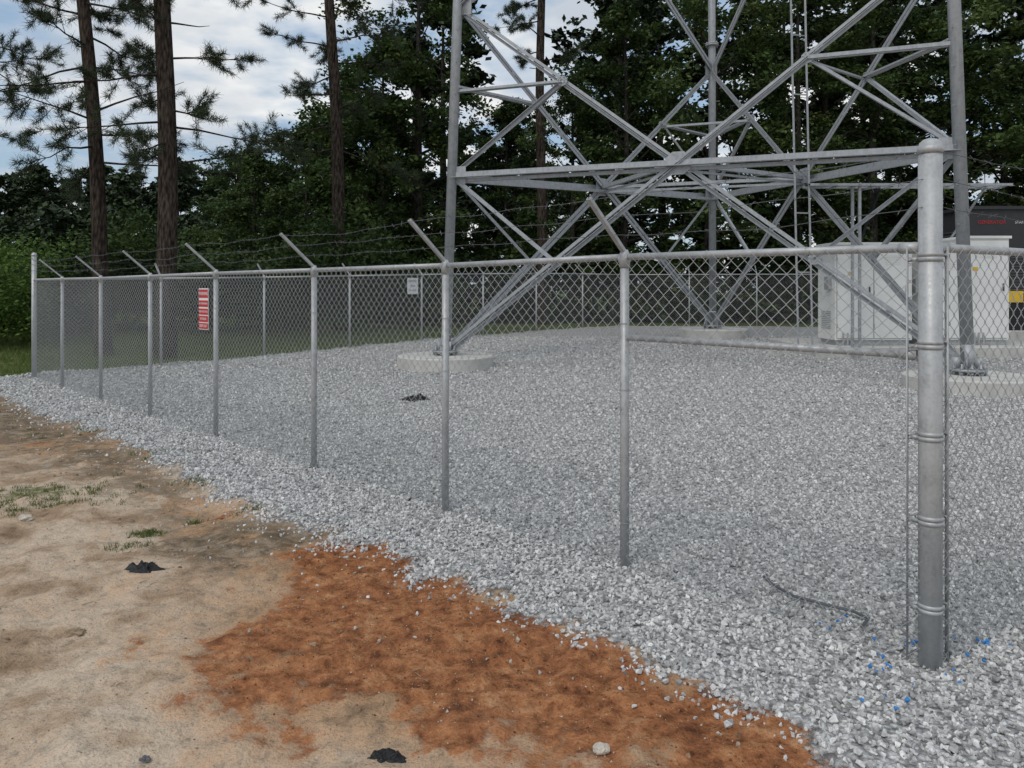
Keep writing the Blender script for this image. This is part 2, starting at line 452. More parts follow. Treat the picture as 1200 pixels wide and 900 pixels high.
def fence_run(pp,out,first_tall=True,last_tall=True,barbs=True):
    anchors=[]
    for i,p in enumerate(pp):
        zg=h1(p[0],p[1])
        tall=(i==0 and first_tall) or (i==len(pp)-1 and last_tall)
        if tall:
            anchors.append([Vector((p[0],p[1],zg+z))+out*.05 for z in (2.30,2.44,2.57)])
        else:
            fp.tube([(p[0],p[1],zg-.3),(p[0],p[1],zg+H-.03)],.031,14)
            b,an,tip=arm_pts(p,out,zg); anchors.append(an)
            fp.tube([(p[0],p[1],zg+H-.1),(p[0],p[1],zg+H-.015),(p[0],p[1],zg+H+.02)],[.037,.037,.022],14)
            side=out.cross(Vector((0,0,1)))
            P=[(-.017,-.011),(.017,-.011),(.017,.013),(.012,.013),(.012,-.006),(-.012,-.006),(-.012,.013),(-.017,.013)]
            fa.prof(b-out*.01,tip,P,Vector((0,0,1))-out*.2)
            fa.tube([b+Vector((0,0,-.03))+side*.036,b+Vector((0,0,-.03))-side*.036],.03,10)
            for a in an: fa.box(a+Vector((0,0,.012)),(.012,.012,.02))
            for zt in (.3,.75,1.2,1.65):
                fp.tube([Vector((p[0],p[1],zg+zt-.003)),Vector((p[0],p[1],zg+zt+.003))],.0355,10,caps=False)
    for a,b in zip(anchors[:-1],anchors[1:]):
        for k in range(3): strand(a[k],b[k],barbs=barbs,sag=random.uniform(.0,.045))
    for p,q in zip(pp[:-1],pp[1:]):
        zp,zq=h1(*p),h1(*q)
        fr.tube([(p[0],p[1],zp+H-.03),(q[0],q[1],zq+H-.03)],.0225,12)
        chainlink(p,q,out)
        d,L=seg_dir(p,q)
        k=int(L/.6)
        for j in range(1,k):
            c=Vector((p[0],p[1],zp+H-.03)).lerp(Vector((q[0],q[1],zq+H-.03)),j/k)
            fr.tube([c-d*.003,c+d*.003],.0265,8,caps=False)
def tallpost(p,r,h,cap=True):
    zg=h1(*p)
    fp.tube([(p[0],p[1],zg-.3),(p[0],p[1],zg+h)],r,28)
    if cap:
        pr=[(0,r*1.09),(.035,r*1.09),(.036,r*1.02),(.055,r*.9),(.07,r*.6),(.077,r*.2)]
        fp.tube([(p[0],p[1],zg+h-.01+a) for a,b in pr],[b for a,b in pr],28)
fence_run(posts,out1)
def spaced(p,q,step=2.5):
    d,L=seg_dir(p,q); n=max(1,round(L/step)); return [(p[0]+(q[0]-p[0])*i/n,p[1]+(q[1]-p[1])*i/n) for i in range(n+1)]
fence_run(spaced(B,Cc),Vector((-.7071,.7071,0)),barbs=False)
d_,_=seg_dir(Cc,D); fence_run(spaced(Cc,D,2.7),Vector((-d_.y,d_.x,0)),barbs=False)
d2,_=seg_dir(A,E); out2=Vector((d2.y,-d2.x,0))
rp=[A]+spaced((A[0]+d2.x*2.3,A[1]+d2.y*2.3),E,2.6)
fence_run(rp,out2)
tallpost(A,.055,2.58); tallpost(B,.05,2.62); tallpost(Cc,.045,2.6)
tallpost(D,.045,2.6); tallpost(E,.045,2.6)
zA=h1(*A); dA,_=seg_dir(A,posts[1])
def band(p,z,r,d,out):
    c=Vector((p[0],p[1],z)); fp.tube([c-Vector((0,0,.011)),c+Vector((0,0,.011))],r+.003,24)
    e=c+d*(r+.03)+out*.018; rot=Matrix.Rotation(math.atan2(d.y,d.x),3,'Z')
    fp.box(e-d*.014,(.05,.012,.022),0,rot); fp.tube([e-out*.018,e+out*.02],.006,6)
for d,o in ((dA,out1),(d2,out2)):
    tb=Vector((A[0],A[1],0))+d*.098+o*.03
    rot=Matrix.Rotation(math.atan2(d.y,d.x),3,'Z')
    fp.box((tb.x,tb.y,zA+1.06),(.006,.018,2.1),0,rot)
    for z in (.28,.72,1.14,1.6,2.04): band(A,zA+z+(.024 if d is d2 else 0),.055,d,o)
    c=Vector((A[0],A[1],zA+H-.03)); fp.tube([c+d*.05,c+d*.14],.03,14); 
zb_=1.555
fr.tube([(A[0]+dA.x*.06,A[1]+dA.y*.06,zA+zb_),(posts[1][0],posts[1][1],h1(*posts[1])+zb_)],.021,12)
fr.tube([(A[0]+dA.x*.06,A[1]+dA.y*.06,zA+zb_),(A[0]+dA.x*.14,A[1]+dA.y*.14,zA+zb_)],.028,12)
fp.obj('posts',[M_galv],fence,True); fr.obj('top_rails',[M_galv],fence,True); fa.obj('barb_arms',[M_galv],fence); bw.obj('barbed_wire',[M_dark_steel],fence)
me=npmesh('chain_link_fabric',np.concatenate(CV),np.concatenate(CF),[M_wire],smooth=True); link(bpy.data.objects.new('chain_link_fabric',me),fence)

# ---------------------------------------------------------------- signs
def text_child(txt,size,loc,rot,mat,parent,name,align='CENTER'):
    cu=bpy.data.curves.new(name,'FONT'); cu.body=txt; cu.size=size; cu.align_x=align; cu.align_y='CENTER'; cu.extrude=.0008
    cu.materials.append(mat); o=bpy.data.objects.new(name,cu); link(o,parent); o.location=loc; o.rotation_euler=rot; return o
def make_sign(name,pos,yaw,w,h,fields,texts):
    e=empty(name); e.location=pos; e.rotation_euler=(0,0,yaw)
    m=MB(); m.box((0,0,0),(w,.003,h),0)
    for (z,hh,mi) in fields: m.box((0,-.0035,z),(w*.94,.002,hh),mi)
    for sx in(-1,1):
        for sz in(-1,1): m.tube([(sx*w*.44,-.008,sz*h*.46),(sx*w*.44,.03,sz*h*.46)],.005,6,2)
    m.obj('panel',[M_signw,M_red,M_galv],e)
    for i,(s,z,sz,mt) in enumerate(texts): text_child(s,sz,(0,-.0062,z),(R(90),0,0),mt,e,'lettering_%d'%(i+1))
    return e
ps=onray(244); sp=Vector((ps[0],ps[1],0))+out1*.06
yaw1=math.atan2(A[1]-B[1],A[0]-B[0])
make_sign('warning_sign',(sp.x,sp.y,1.69),yaw1,.30,.54,[(.20,.11,1),(.07,.085,1),(-.035,.08,1),(-.13,.08,1),(-.222,.075,1)],
 [('WARNING',.20,.062,M_signw),('NO TRESPASSING',.07,.034,M_signw),('HIGH VOLTAGE',-.035,.038,M_signw),('RF FIELDS',-.13,.044,M_signw),('KEEP OUT',-.222,.05,M_signw)])
bs=(B[0]+7.15,B[1]+7.15)
make_sign('notice_sign',(bs[0]+.05,bs[1]-.05,h1(*bs)+1.75),R(45),.42,.5,[],[('NOTICE',.15,.08,M_black),('SITE ID',0,.06,M_black),('CALL OWNER',-.13,.045,M_black)])

# ---------------------------------------------------------------- tower
tower=empty('lattice_tower'); tw=MB(); tl=MB()
cen=Vector((sum(v[0] for v in FT.values())/3,sum(v[1] for v in FT.values())/3,0))
zoff={'L':0.0,'R':0.0,'T':.35}
def leg(n,z):
    b=Vector((FT[n][0],FT[n][1],0)); d=(cen-b).normalized()
    return b+d*(.034*z)+Vector((0,0,z+zoff[n]*(1+.03*z)))
for n,(x,y) in FT.items():
    g=h1(x,y)
    f=MB(); f.tube([(x,y,g-.25),(x,y,g+.245),(x,y,g+.275)],[1.145,1.145,1.11],56); f.obj('concrete_footing',[M_conc],None,False)
    zb=g+.275
    tl.tube([leg(n,.45),leg(n,19)],.118,20)
    bp=leg(n,.2); bp.z=zb
    tl.tube([bp+Vector((0,0,.07)),bp+Vector((0,0,.115))],.32,24)
    tl.tube([bp+Vector((0,0,.11)),leg(n,.9)],.1185,20)
    for k in range(10):
        a=2*math.pi*k/10; c=bp+Vector((.27*math.cos(a),.27*math.sin(a),0))
        tl.tube([c,c+Vector((0,0,.22))],.018,8); tl.tube([c+Vector((0,0,.118)),c+Vector((0,0,.155))],.034,6); tl.tube([c+Vector((0,0,.02)),c+Vector((0,0,.06))],.034,6)
    for k in range(5):
        a=2*math.pi*k/5+.3; tl.box(bp+Vector((.18*math.cos(a),.18*math.sin(a),.22)),(.16,.015,.22),0,Matrix.Rotation(a,3,'Z'))
    for z in (9.6,14.5):
        p=leg(n,z); tl.tube([p-Vector((0,0,.045)),p-Vector((0,0,.004))],.21,20); tl.tube([p+Vector((0,0,.004)),p+Vector((0,0,.045))],.21,20)
        for k in range(8):
            a=2*math.pi*k/8; c=p+Vector((.17*math.cos(a),.17*math.sin(a),0)); tl.tube([c-Vector((0,0,.09)),c+Vector((0,0,.09))],.016,6)
    dd=(leg(n,1)-cen); dd.z=0; dd.normalize()
    for i in range(30):
        z=3.2+i*.38; c=leg(n,z); sd=Vector((-dd.y,dd.x,0))*(1 if i%2 else -1)
        tl.tube([c+sd*.1,c+sd*.25],.009,5)
def dbl(a,b,fn,w=.075,gap=.055):
    a=Vector(a);b=Vector(b);t=(b-a).normalized(); s=t.cross(fn).normalized()
    tw.angle(a+s*gap,b+s*gap,w,.012,fn,1); tw.angle(a-s*gap,b-s*gap,w,.012,fn,-1)
    L=(b-a).length; n=max(2,int(L/1.7))
    for i in range(1,n): 
        c=a.lerp(b,i/n); rot=Matrix((t,s,fn)).transposed(); tw.box(c-fn*.03,(.10,2*gap,.012),0,rot)
def plate(c,fn,w,h,hor):
    zax=fn.cross(hor).normalized(); rot=Matrix((hor,zax,fn)).transposed()
    pts=[(-w,-h*.45),(-w*.45,-h),(w*.45,-h),(w,-h*.45),(w,h*.45),(w*.45,h),(-w*.45,h),(-w,h*.45)]
    vs=[c+rot@Vector((x,y,-.008)) for x,y in pts]+[c+rot@Vector((x,y,.008)) for x,y in pts]
    n=8; fs=[tuple(range(n))[::-1],tuple(range(n,2*n))]+[(i,(i+1)%n,(i+1)%n+n,i+n) for i in range(n)]
    tw.add(vs,fs)
    for x,y in pts+[(p[0]*.5,p[1]*.5) for p in pts]:
        q=c+rot@Vector((x*.8,y*.8,0)); tw.tube([q-fn*.028,q+fn*.028],.015,6)
mids={}
def face(P,Q,lo,hi):
    P0,P1,Q0,Q1=leg(P,lo),leg(P,hi),leg(Q,lo),leg(Q,hi)
    hor=(Q0-P0); w0=hor.length; w1=(Q1-P1).length; hor.normalize()
    fr_=w0/(w0+w1); C=P0.lerp(Q1,fr_); C=(C+Q0.lerp(P1,fr_))/2; zm=lo+(hi-lo)*fr_
    hh=Vector((hor.x,hor.y,0)).normalized(); fn=hor.cross(P1-P0).normalized()
    if (C-cen).dot(fn)<0: fn=-fn
    Pm,Qm=leg(P,zm),leg(Q,zm)
    o=fn*.03
    dbl(P0+o,C+o,fn,.085,.062);dbl(C+o,Q1+o,fn,.07,.045)
    dbl(Q0-o,C-o,fn,.085,.062);dbl(C-o,P1-o,fn,.07,.045)
    tw.angle(Pm+fn*.09,Qm+fn*.09,.14,.014,(0,0,1),1)
    tw.angle(Pm-fn*.06-Vector((0,0,.12)),Qm-fn*.06-Vector((0,0,.12)),.08,.012,(0,0,1),-1)
    plate(C+fn*.005,fn,.27,.25,hh)
    for a0,a1,am,S in ((P0,P1,Pm,P),(Q0,Q1,Qm,Q)):
        qu=C.lerp(a1,.5); ql=a0.lerp(C,.5) 
        tw.angle(am-o,qu-o,.08,.01,fn,1); tw.angle(am+o,ql+o,.08,.01,fn,-1)
        zq=qu.z-zoff[S]*(1+.03*qu.z); lp=leg(S,zq)
        tw.angle(lp+fn*.02,qu+fn*.02,.075,.01,(0,0,1),1); tw.angle(lp-fn*.09,qu-fn*.09,.06,.01,(0,0,1),-1)
        for pt in (qu,ql): plate(pt,fn,.12,.11,hh)
        sg=1 if a0 is P0 else -1
        for pt in (a0,am,a1): tw.box(pt+hh*sg*.2,(.32,.016,.42),0,Matrix((hh,-fn,Vector((0,0,1)))).transposed())
        mids.setdefault(('q',round(lo),S),[]).append(qu)
    mids.setdefault(('c',round(lo)),[]).append(C)
for lo,hi in ((.45,8.75),(8.75,16.2)):
    for P,Q in (('L','R'),('L','T'),('T','R')): face(P,Q,lo,hi)
for key,cs in mids.items():
    if key[0]=='c':
        for i in range(3): 
            a,b=cs[i],cs[(i+1)%3]; tw.angle(a,b,.1,.012,(0,0,1),1)
            tw.angle(a-Vector((0,0,.14)),b-Vector((0,0,.14)),.06,.01,(0,0,1),-1)
    else:  # hip bracing tying the two quarter points beside each leg
        tw.angle(cs[0]-Vector((0,0,.05)),cs[1]-Vector((0,0,.05)),.075,.01,(0,0,1),1)
cl=MB()
lx,ly=7.42,19.0
hv=Vector((.95,.2,0)).normalized()
for s in (-.2,.2):
    c=Vector((lx,ly,0))+hv*s; cl.angle(c+Vector((0,0,.3)),c+Vector((-.4,0,19)),.05,.008,(0,1,0),1)
for i in range(13):
    z=.9+i*1.5; c=Vector((lx-.4*z/19,ly,z)); cl.angle(c-hv*.2,c+hv*.2,.035,.006,(0,0,1),1)
tl.obj('legs',[M_tower],tower,True); tw.obj('bracing',[M_tower],tower); cl.obj('cable_ladder',[M_tower,M_black],tower)

# ---------------------------------------------------------------- cable bridge, cabinets, generator
br=MB(); zc=4.6
bx0,bx1,by=7.5,12.6,19.1
for dy in (-.25,.25): br.angle((bx0,by+dy,zc),(bx1,by+dy,zc),.07,.008,(0,0,1),1)
for i in range(11): 
    x=bx0+.2+i*.47; br.angle((x,by-.25,zc-.04),(x,by+.25,zc-.04),.04,.006,(0,0,1),1)
for x in (8.75,):
    for dy in (-.2,.2): br.tube([(x,by+dy,h1(x,by)),(x,by+dy,zc)],.04,12)
    br.tube([(x,by-.25,zc+.02),(x,by+.25,zc+.02)],.03,8)
br.tube([(12.2,21.0,3.3),(12.2,19.35,zc)],.03,8)
for k in range(4): br.tube([(bx0,by-.12+k*.08,zc+.02),(9.3,by-.12+k*.08,zc+.02),(9.4,by+.1+k*.08,zc-.1),(9.45,20.4,3.2)],.018,8,1)
br.obj('cable_bridge',[M_tower,M_black])
sl=MB(); sg=gz(11,20.6)
sl.box((11.2,21.3,sg+.1),(6.6,3.6,.42)); sl.box((15.6,24.4,gz(15,24)+.15),(6,2.8,.5)); so=sl.obj('concrete_slab',[M_conc]); bv=so.modifiers.new('b','BEVEL'); bv.width=.03
def cabinet(x0,x1,y,z0,z1,dep,doors):
    e=empty('equipment_cabinet'); m=MB(); w=x1-x0; h=z1-z0; cx=(x0+x1)/2
    m.box((cx,y+dep/2,(z0+z1)/2),(w,dep,h),0)
    m.box((cx,y+dep/2,z1+.035),(w+.1,dep+.1,.07),0)
    m.box((cx,y+dep/2,z0-.07),(w-.1,dep-.1,.13),2)
    dw=(w-.08)/doors
    for i in range(doors):
        dx=x0+.04+dw*(i+.5)
        m.box((dx,y-.012,(z0+z1)/2),(dw-.03,.024,h-.1),0)
        m.box((dx,y-.001,(z0+z1)/2),(dw-.012,.004,h-.08),1)
        m.box((dx+dw*.38,y-.04,z0+h*.52),(.035,.03,.2),1)
        if i%2==1 or doors==1:
            for k in range(6): m.box((dx,y-.028,z1-.28-k*.045),(dw*.45,.012,.014),0)
        for zz in (.15,.5,.85): m.tube([(dx-dw/2+.015,y-.02,z0+h*zz-.05),(dx-dw/2+.015,y-.02,z0+h*zz+.05)],.014,8,2)
    m.box((x0+w*.2,y-.027,z0+h*.7),(.14,.006,.10),3)
    for k in range(10): m.box((x0-.006,y+dep*.5,z0+.3+k*.05),(.012,dep*.55,.02),2)
    m.box((x0-.05,y+dep*.3,z0+h*.6),(.1,.25,.35),2)
    for k in range(3): m.tube([(x0+.2+k*.12,y-.05,z0-.45),(x0+.2+k*.12,y-.05,z0+.2)],.022,8,2)
    o=m.obj('housing',[M_white,M_seam,M_galv,M_yellow],e); b=o.modifiers.new('b','BEVEL'); b.width=.006; b.segments=2
    return e
zs=sg+.31+.14
cabinet(8.6,10.65,20.0,zs,3.15,1.1,2)
cabinet(11.0,12.1,20.1,zs,3.05,1.0,1)
cabinet(12.15,13.3,20.1,zs,3.33,1.1,1)
g=empty('backup_generator'); m=MB(); gx0,gx1,gy0,gy1=14.1,18.6,23.2,25.4
zb=gz(15,24)+.4
m.box(((gx0+gx1)/2,(gy0+gy1)/2,zb+.45),(gx1-gx0,gy1-gy0,.9),1)
m.box(((gx0+gx1)/2,(gy0+gy1)/2,(zb+.92+4.45)/2),(gx1-gx0-.08,gy1-gy0-.08,4.45-zb-.92),0)
m.box(((gx0+gx1)/2,(gy0+gy1)/2,4.5),(gx1-gx0+.06,gy1-gy0+.06,.1),0)
for i in range(4):
    dx=gx0+.6+i*1.1; m.box((dx,gy0+.02,2.5),(1.0,.03,2.3),0)
    m.box((dx+.4,gy0-.01,2.6),(.05,.03,.22),2)
    for k in range(16): m.box((dx,gy0-.0,1.6+k*.09),(.75,.035,.03),2,Matrix.Rotation(.5,3,'X'))
for k in range(22): m.box((gx0+.03,(gy0+gy1)/2,1.7+k*.1),(.05,1.6,.035),2)
m.box((gx0+1.45,gy0-.03,1.75),(.45,.01,.35),3)
m.tube([(gx0+3.5,gy0+1,4.5),(gx0+3.5,gy0+1,5.0),(gx0+3.5,gy0+.8,5.2)],.09,12,2)
m.obj('enclosure',[M_char,M_black,M_dark_steel,M_yellow],g)
text_child('GENERATOR',.15,(gx0+.75,gy0+.03,4.05),(R(90),0,0),M_red,g,'lettering')
text_child('STANDBY POWER',.12,(gx0+1.95,gy0+.03,4.05),(R(90),0,0),M_signw,g,'lettering_2')

# ---------------------------------------------------------------- small ground things
def lump(name,c,size,mat,jag=.5):
    bm=bmesh.new()
    bmesh.ops.create_icosphere(bm,subdivisions=3,radius=1)
    for v in bm.verts:
        q=v.co.copy(); f=1+jag*mnoise.noise(q*1.6+Vector(c))+jag*.6*mnoise.noise(q*4+Vector(c)*3)
        v.co=Vector((q.x*f*size[0],q.y*f*size[1],q.z*f*size[2]))
    me=bpy.data.meshes.new(name); bm.to_mesh(me); bm.free(); me.materials.append(mat)
    o=bpy.data.objects.new(name,me); link(o); o.location=c; return o
def gp(x,y): 
    Y=F*CAM/(y-341.0); return ((x-600)/F*Y,Y)
def crumple(name,px,size,mat,seed):
    x,y=gp(*px); n=30; V=[];Fs=[]; z0=h1(x,y)
    for j in range(n):
        for i in range(n):
            u=i/(n-1)-.5;v=j/(n-1)-.5; an=math.atan2(v,u); rad=math.hypot(u,v)
            r=1+.75*mnoise.noise((math.cos(an)*1.9+seed,math.sin(an)*1.9,1))
            h=abs(mnoise.noise((u*5+seed,v*5,4)))*.5+abs(mnoise.noise((u*12,v*12+seed,8)))*.28
            e=max(0,1-rad*rad*3.2)
            k=max(abs(u),abs(v))/max(rad,1e-6)
            V.append((x+u*k*size*2.3*r,y+v*k*size*1.5*r,z0+.012-.03*(1-e)+h*size*e))
    for j in range(n-1):
        for i in range(n-1): Fs.append((j*n+i,j*n+i+1,(j+1)*n+i+1,(j+1)*n+i))
    me=bpy.data.meshes.new(name); me.from_pydata(V,[],Fs); me.materials.append(mat); link(bpy.data.objects.new(name,me))
crumple('plastic_scrap',(452,890),.075,M_black,3)
crumple('plastic_scrap',(170,668),.12,M_black,8)
crumple('plastic_scrap',(488,473),.26,M_black,5)
x,y=gp(705,884); lump('rock',(x,y,h1(x,y)+.015),(.034,.026,.022),M_rock,jag=.3)
x,y=gp(30,608); lump('rock',(x,y,h1(x,y)+.012),(.06,.04,.03),M_rock,jag=.4)
x,y=gp(90,742); lump('rock',(x,y,h1(x,y)+.006),(.05,.035,.018),M_wood,jag=.6)
x,y=gp(170,893); lump('rock',(x,y,h1(x,y)+.005),(.02,.016,.012),M_dark_steel,jag=.5)
tg=MB()
tp_=[(85,712),(120,690),(430,822),(585,880),(330,840),(200,650),(150,660),(190,672),(165,675),(475,710),(95,700)]
for k in range(16): tp_.append((random.uniform(10,620),random.uniform(480,880)))
for px in tp_:
    x,y=gp(*px)
    if dgrav(x,y)>0: continue
    for k in range(random.randint(1,3)):
        a=random.uniform(0,3.14); L=random.uniform(.015,.07); ox,oy=random.gauss(0,.04),random.gauss(0,.03); z=h1(x+ox,y+oy)+.004
        d=Vector((math.cos(a),math.sin(a),random.uniform(-.03,.06)))*L; c=Vector((x+ox,y+oy,z))
        tg.tube([c,c+d*.5+Vector((random.gauss(0,.005),random.gauss(0,.005),.003)),c+d],[.0026,.002,.001],5)
tg.obj('twigs',[M_wood])
cb=MB(); pts=[]
for px in ((895,690),(905,700),(930,714),(965,724),(1000,733),(1018,742),(1010,752)):
    x,y=gp(*px); pts.append((x,y,h1(x,y)+.04))
cb.tube(pts,.009,8); cb.obj('loose_cable',[M_dark_steel])
bx=[];by_=[]
for c,r in (((1030,790),.05),((1065,770),.07),((1160,768),.05),((1050,830),.12),((985,742),.05),((1150,800),.12)):
    x,y=gp(*c)
    for k in range(6): bx.append(x+random.gauss(0,r)); by_.append(y+random.gauss(0,r))
bx=np.array(bx);by_=np.array(by_); colB=stone_collection('blue_stones',M_blue,4)
scatter('painted_stones',np.stack([bx,by_,hgt(bx,by_)+.025],1),rng.uniform(.014,.028,len(bx)),colB,4)

def blades(name,cx,cy,n_per,hgt_,mat,spread=.08):
    n=len(cx)*n_per; X=np.repeat(cx,n_per)+rng.normal(0,spread,n); Y=np.repeat(cy,n_per)+rng.normal(0,spread,n)
    Zb=hgt(X,Y)-.005; hh=hgt_*rng.uniform(.4,1.2,n); a=rng.uniform(0,6.28,n); w=.0025+hh*.03
    lean=rng.normal(0,.5,(n,2))*hh[:,None]
    p0=np.stack([X-np.cos(a)*w,Y-np.sin(a)*w,Zb],1);p1=np.stack([X+np.cos(a)*w,Y+np.sin(a)*w,Zb],1)
    p2=np.stack([X+lean[:,0],Y+lean[:,1],Zb+hh],1)
    V=np.stack([p0,p1,p2],1).reshape(-1,3); Fq=np.arange(3*n).reshape(n,3)
    me=npmesh(name,V,Fq,[mat],tint=rng.uniform(0,1,n)); link(bpy.data.objects.new(name,me))
n=5200; X=rng.uniform(-19,1,n);Y=rng.uniform(15.3,32,n); k=(dgrav(X,Y)<-.1)&(-X<.75*Y+1); blades('grass',X[k],Y[k],14,.16,M_blade,.16)
gx=[];gy=[]
for px,r,c in (((60,590),.32,30),((20,575),.28,20),((100,578),.25,16),((165,625),.12,12),((225,608),.05,5),((150,640),.1,7),((290,600),.08,5),((10,600),.2,10),((180,535),.3,12),((80,510),.5,14),((230,570),.15,8)):
    x,y=gp(*px)
    for i in range(c): gx.append(x+random.gauss(0,r));gy.append(y+random.gauss(0,r*.5))
blades('grass_tufts',np.array(gx),np.array(gy),24,.042,M_blade,.03)

# ---------------------------------------------------------------- vegetation
def leafquads(C,size,tint,flat=.6):
    n=len(C); nrm=rng.normal(0,1,(n,3)); nrm[:,2]=np.abs(nrm[:,2])+flat; nrm/=np.linalg.norm(nrm,axis=1)[:,None]
    r=rng.normal(0,1,(n,3)); a=np.cross(nrm,r); a/=np.linalg.norm(a,axis=1)[:,None]; b=np.cross(nrm,a)
    s=size[:,None] if hasattr(size,'__len__') else size
    l=a*s; w=b*s*.55
    V=np.stack([C-l,C-w*1.0,C+l,C+w],1).reshape(-1,3)
    return V,np.arange(4*n).reshape(n,4)
def combine(mb,V,Fq,tint):
    nv=len(mb.v); bv=np.array(mb.v,dtype=float).reshape(-1,3); bf=np.array([f for f in mb.f if len(f)==4])
    V2=np.concatenate([bv,V]); F2=np.concatenate([bf,Fq+nv]); mi=np.concatenate([np.zeros(len(bf)),np.ones(len(Fq))]); ti=np.concatenate([np.zeros(len(bf)),tint])
    return V2,F2,mi,ti
def rv(): return Vector((random.gauss(0,1),random.gauss(0,1),random.gauss(0,1)))
def decid(name,hh=18,rad=4.2,start=.12,nl=24,per=95,ls=.15,leaf=None):
    mb=MB(); tr=.016*hh
    bend=Vector((random.uniform(-.6,.6),random.uniform(-.6,.6),0))
    def tp(t): return Vector((bend.x*math.sin(t*2.5),bend.y*math.sin(t*2.1+.4),t*hh))
    N=10; mb.tube([tp(i/N) for i in range(N+1)],[tr*(1-.93*(i/N))+.01 for i in range(N+1)],8,caps=False)
    cl=[]
    for i in range(nl):
        t=start+(.97-start)*(i+random.random())/nl
        b=tp(t); az=i*2.4+random.uniform(-.5,.5)
        prof=math.sin(math.pi*min(1,max(0.12,(t-start+.12)/(1.12-start)))**.8)**.6
        L=rad*prof*random.uniform(.55,1.25)
        el=.15+.75*t+random.uniform(-.2,.2)
        d=Vector((math.cos(az)*math.cos(el),math.sin(az)*math.cos(el),math.sin(el)))
        pts=[b+d*L*s+Vector((0,0,-.06*L*s*s))+rv()*.06*s for s in (0,.3,.6,1)]
        r0=max(.02,tr*(1-t)*.5); mb.tube(pts,[r0,r0*.7,r0*.45,.012],5,caps=False)
        cl.append((pts[-1],1));cl.append((pts[2].lerp(pts[3],.4),1))
        for k in range(5):
            s=random.uniform(.3,.95); q=b+d*L*s; d2=(d*.6+rv()*.55).normalized(); L2=L*random.uniform(.25,.5)
            e=q+d2*L2; mb.tube([q,q.lerp(e,.5)+rv()*.04,e],[r0*.4,r0*.25,.008],4,caps=False)
            cl.append((e,1)); 
            if random.random()<.7: cl.append((q.lerp(e,.55),.8))
    cl.append((tp(1),1)); Cs=[];T=[];S=[]
    for c,s in cl:
        n=int(per*random.uniform(.5,1.3)); rr=random.uniform(.4,.85)*s
        p=rng.normal(0,.5,(n,3))*np.array([rr,rr,rr*.45])+np.array(c)
        tb=random.uniform(.0,.85)
        Cs.append(p);T.append(np.clip(tb+rng.normal(0,.15,n),0,1));S.append(ls*rng.uniform(.5,1.2,n))
    Cs=np.concatenate(Cs);T=np.concatenate(T);S=np.concatenate(S)
    V,Fq=leafquads(Cs,S,T)
    V2,F2,mi,ti=combine(mb,V,Fq,T)
    return npmesh(name,V2,F2,[M_bark2,leaf or M_leaf],mi,ti)
DM=[decid('deciduous_tree_mesh',19,4.6,.10,24,95,.13),decid('deciduous_tree_mesh',18,3.9,.16,22,95,.13),decid('deciduous_tree_mesh',20,4.4,.14,26,90,.13),decid('deciduous_tree_mesh',15,4.0,.08,22,95,.13)]
DB=[decid('woodland_tree_mesh',18,4.6,.08,22,34,.28,M_leaf_far),decid('woodland_tree_mesh',19,4.3,.1,22,34,.28,M_leaf_far)]
DS=[decid('small_tree_mesh',11,3.4,.08,20,80,.13),decid('small_tree_mesh',12,3.0,.1,20,80,.13)]
FM=[decid('forest_tree_mesh',14,3.8,.03,16,40,.32,M_leaf_far),decid('forest_tree_mesh',15,3.6,.04,16,40,.32,M_leaf_far)]
def place(name,me,x,y,s=1,parent=None,z=None):
    o=bpy.data.objects.new(name,me); link(o,parent); o.location=(x,y,gz(x,y)-.1 if z is None else z); o.rotation_euler=(0,0,random.uniform(0,6.28)); o.scale=(s,s,s*random.uniform(.93,1.05)); return o
def gap(x,y):
    u=x/y
    if -.08<u<.13: return .58
    if -.2<u<=-.08: return .9
    return 1.0
x=-4.2;i=0
while x<34:
    y=35.5+random.uniform(-1,1.6)-(0 if x<20 else 1); s=random.uniform(.92,1.1)*gap(x,y)
    place('deciduous_tree',DM[i%4],x+random.uniform(-.4,.4),y,s); x+=3.9 if s>.8 else 2.8;i+=1
forest=empty('forest')
for row,(y,step,x0,x1,s) in enumerate(((42,5.2,-4,42,1.05),(50,5.8,-6,52,1.2))):
    x=x0
    while x<x1:
        place('woodland_tree',random.choice(DB),x+random.uniform(-1,1),y+random.uniform(-1.5,1.5),s*random.uniform(.88,1.12)*gap(x,y),forest); x+=step
for x,y,s in ((-8.0,36,1.0),(-10.6,37,.9),(-13.0,39,.85),(-6.0,35,1.15),(-15.6,43,.75),(-8.8,43,1.15)):
    place('small_tree',random.choice(DS),x,y,s)
for y,x0,x1,s in ((66,-62,-8,.86),(76,-74,4,1.05),(86,-85,10,1.15)):
    x=x0
    while x<x1:
        place('distant_tree',random.choice(FM),x,y+random.uniform(-3,3),s*random.uniform(.78,1.0),forest); x+=4.1*s
def undergrowth(name,x0,x1,yf,depth,hf,n,ls,mat,nclump,parent=None):
    cx=rng.uniform(x0,x1,nclump);cy=np.array([yf(a) for a in cx])+rng.uniform(0,depth,nclump)
    cz=rng.uniform(0,1,nclump)**.8*np.array([hf(a) for a in cx]); rr=rng.uniform(.4,1.0,nclump); tb=rng.uniform(0,.7,nclump)
    idx=rng.integers(0,nclump,n); C=np.stack([cx[idx],cy[idx],cz[idx]+.2],1)+rng.normal(0,.5,(n,3))*rr[idx][:,None]*np.array([1,1,.7])
    C[:,2]=np.abs(C[:,2])+gzn(C[:,0],C[:,1]); T=np.clip(tb[idx]+rng.normal(0,.15,n),0,1)
    V,Fq=leafquads(C,ls*rng.uniform(.6,1.2,n),T); me=npmesh(name,V,Fq,[mat],tint=T); link(bpy.data.objects.new(name,me),parent)
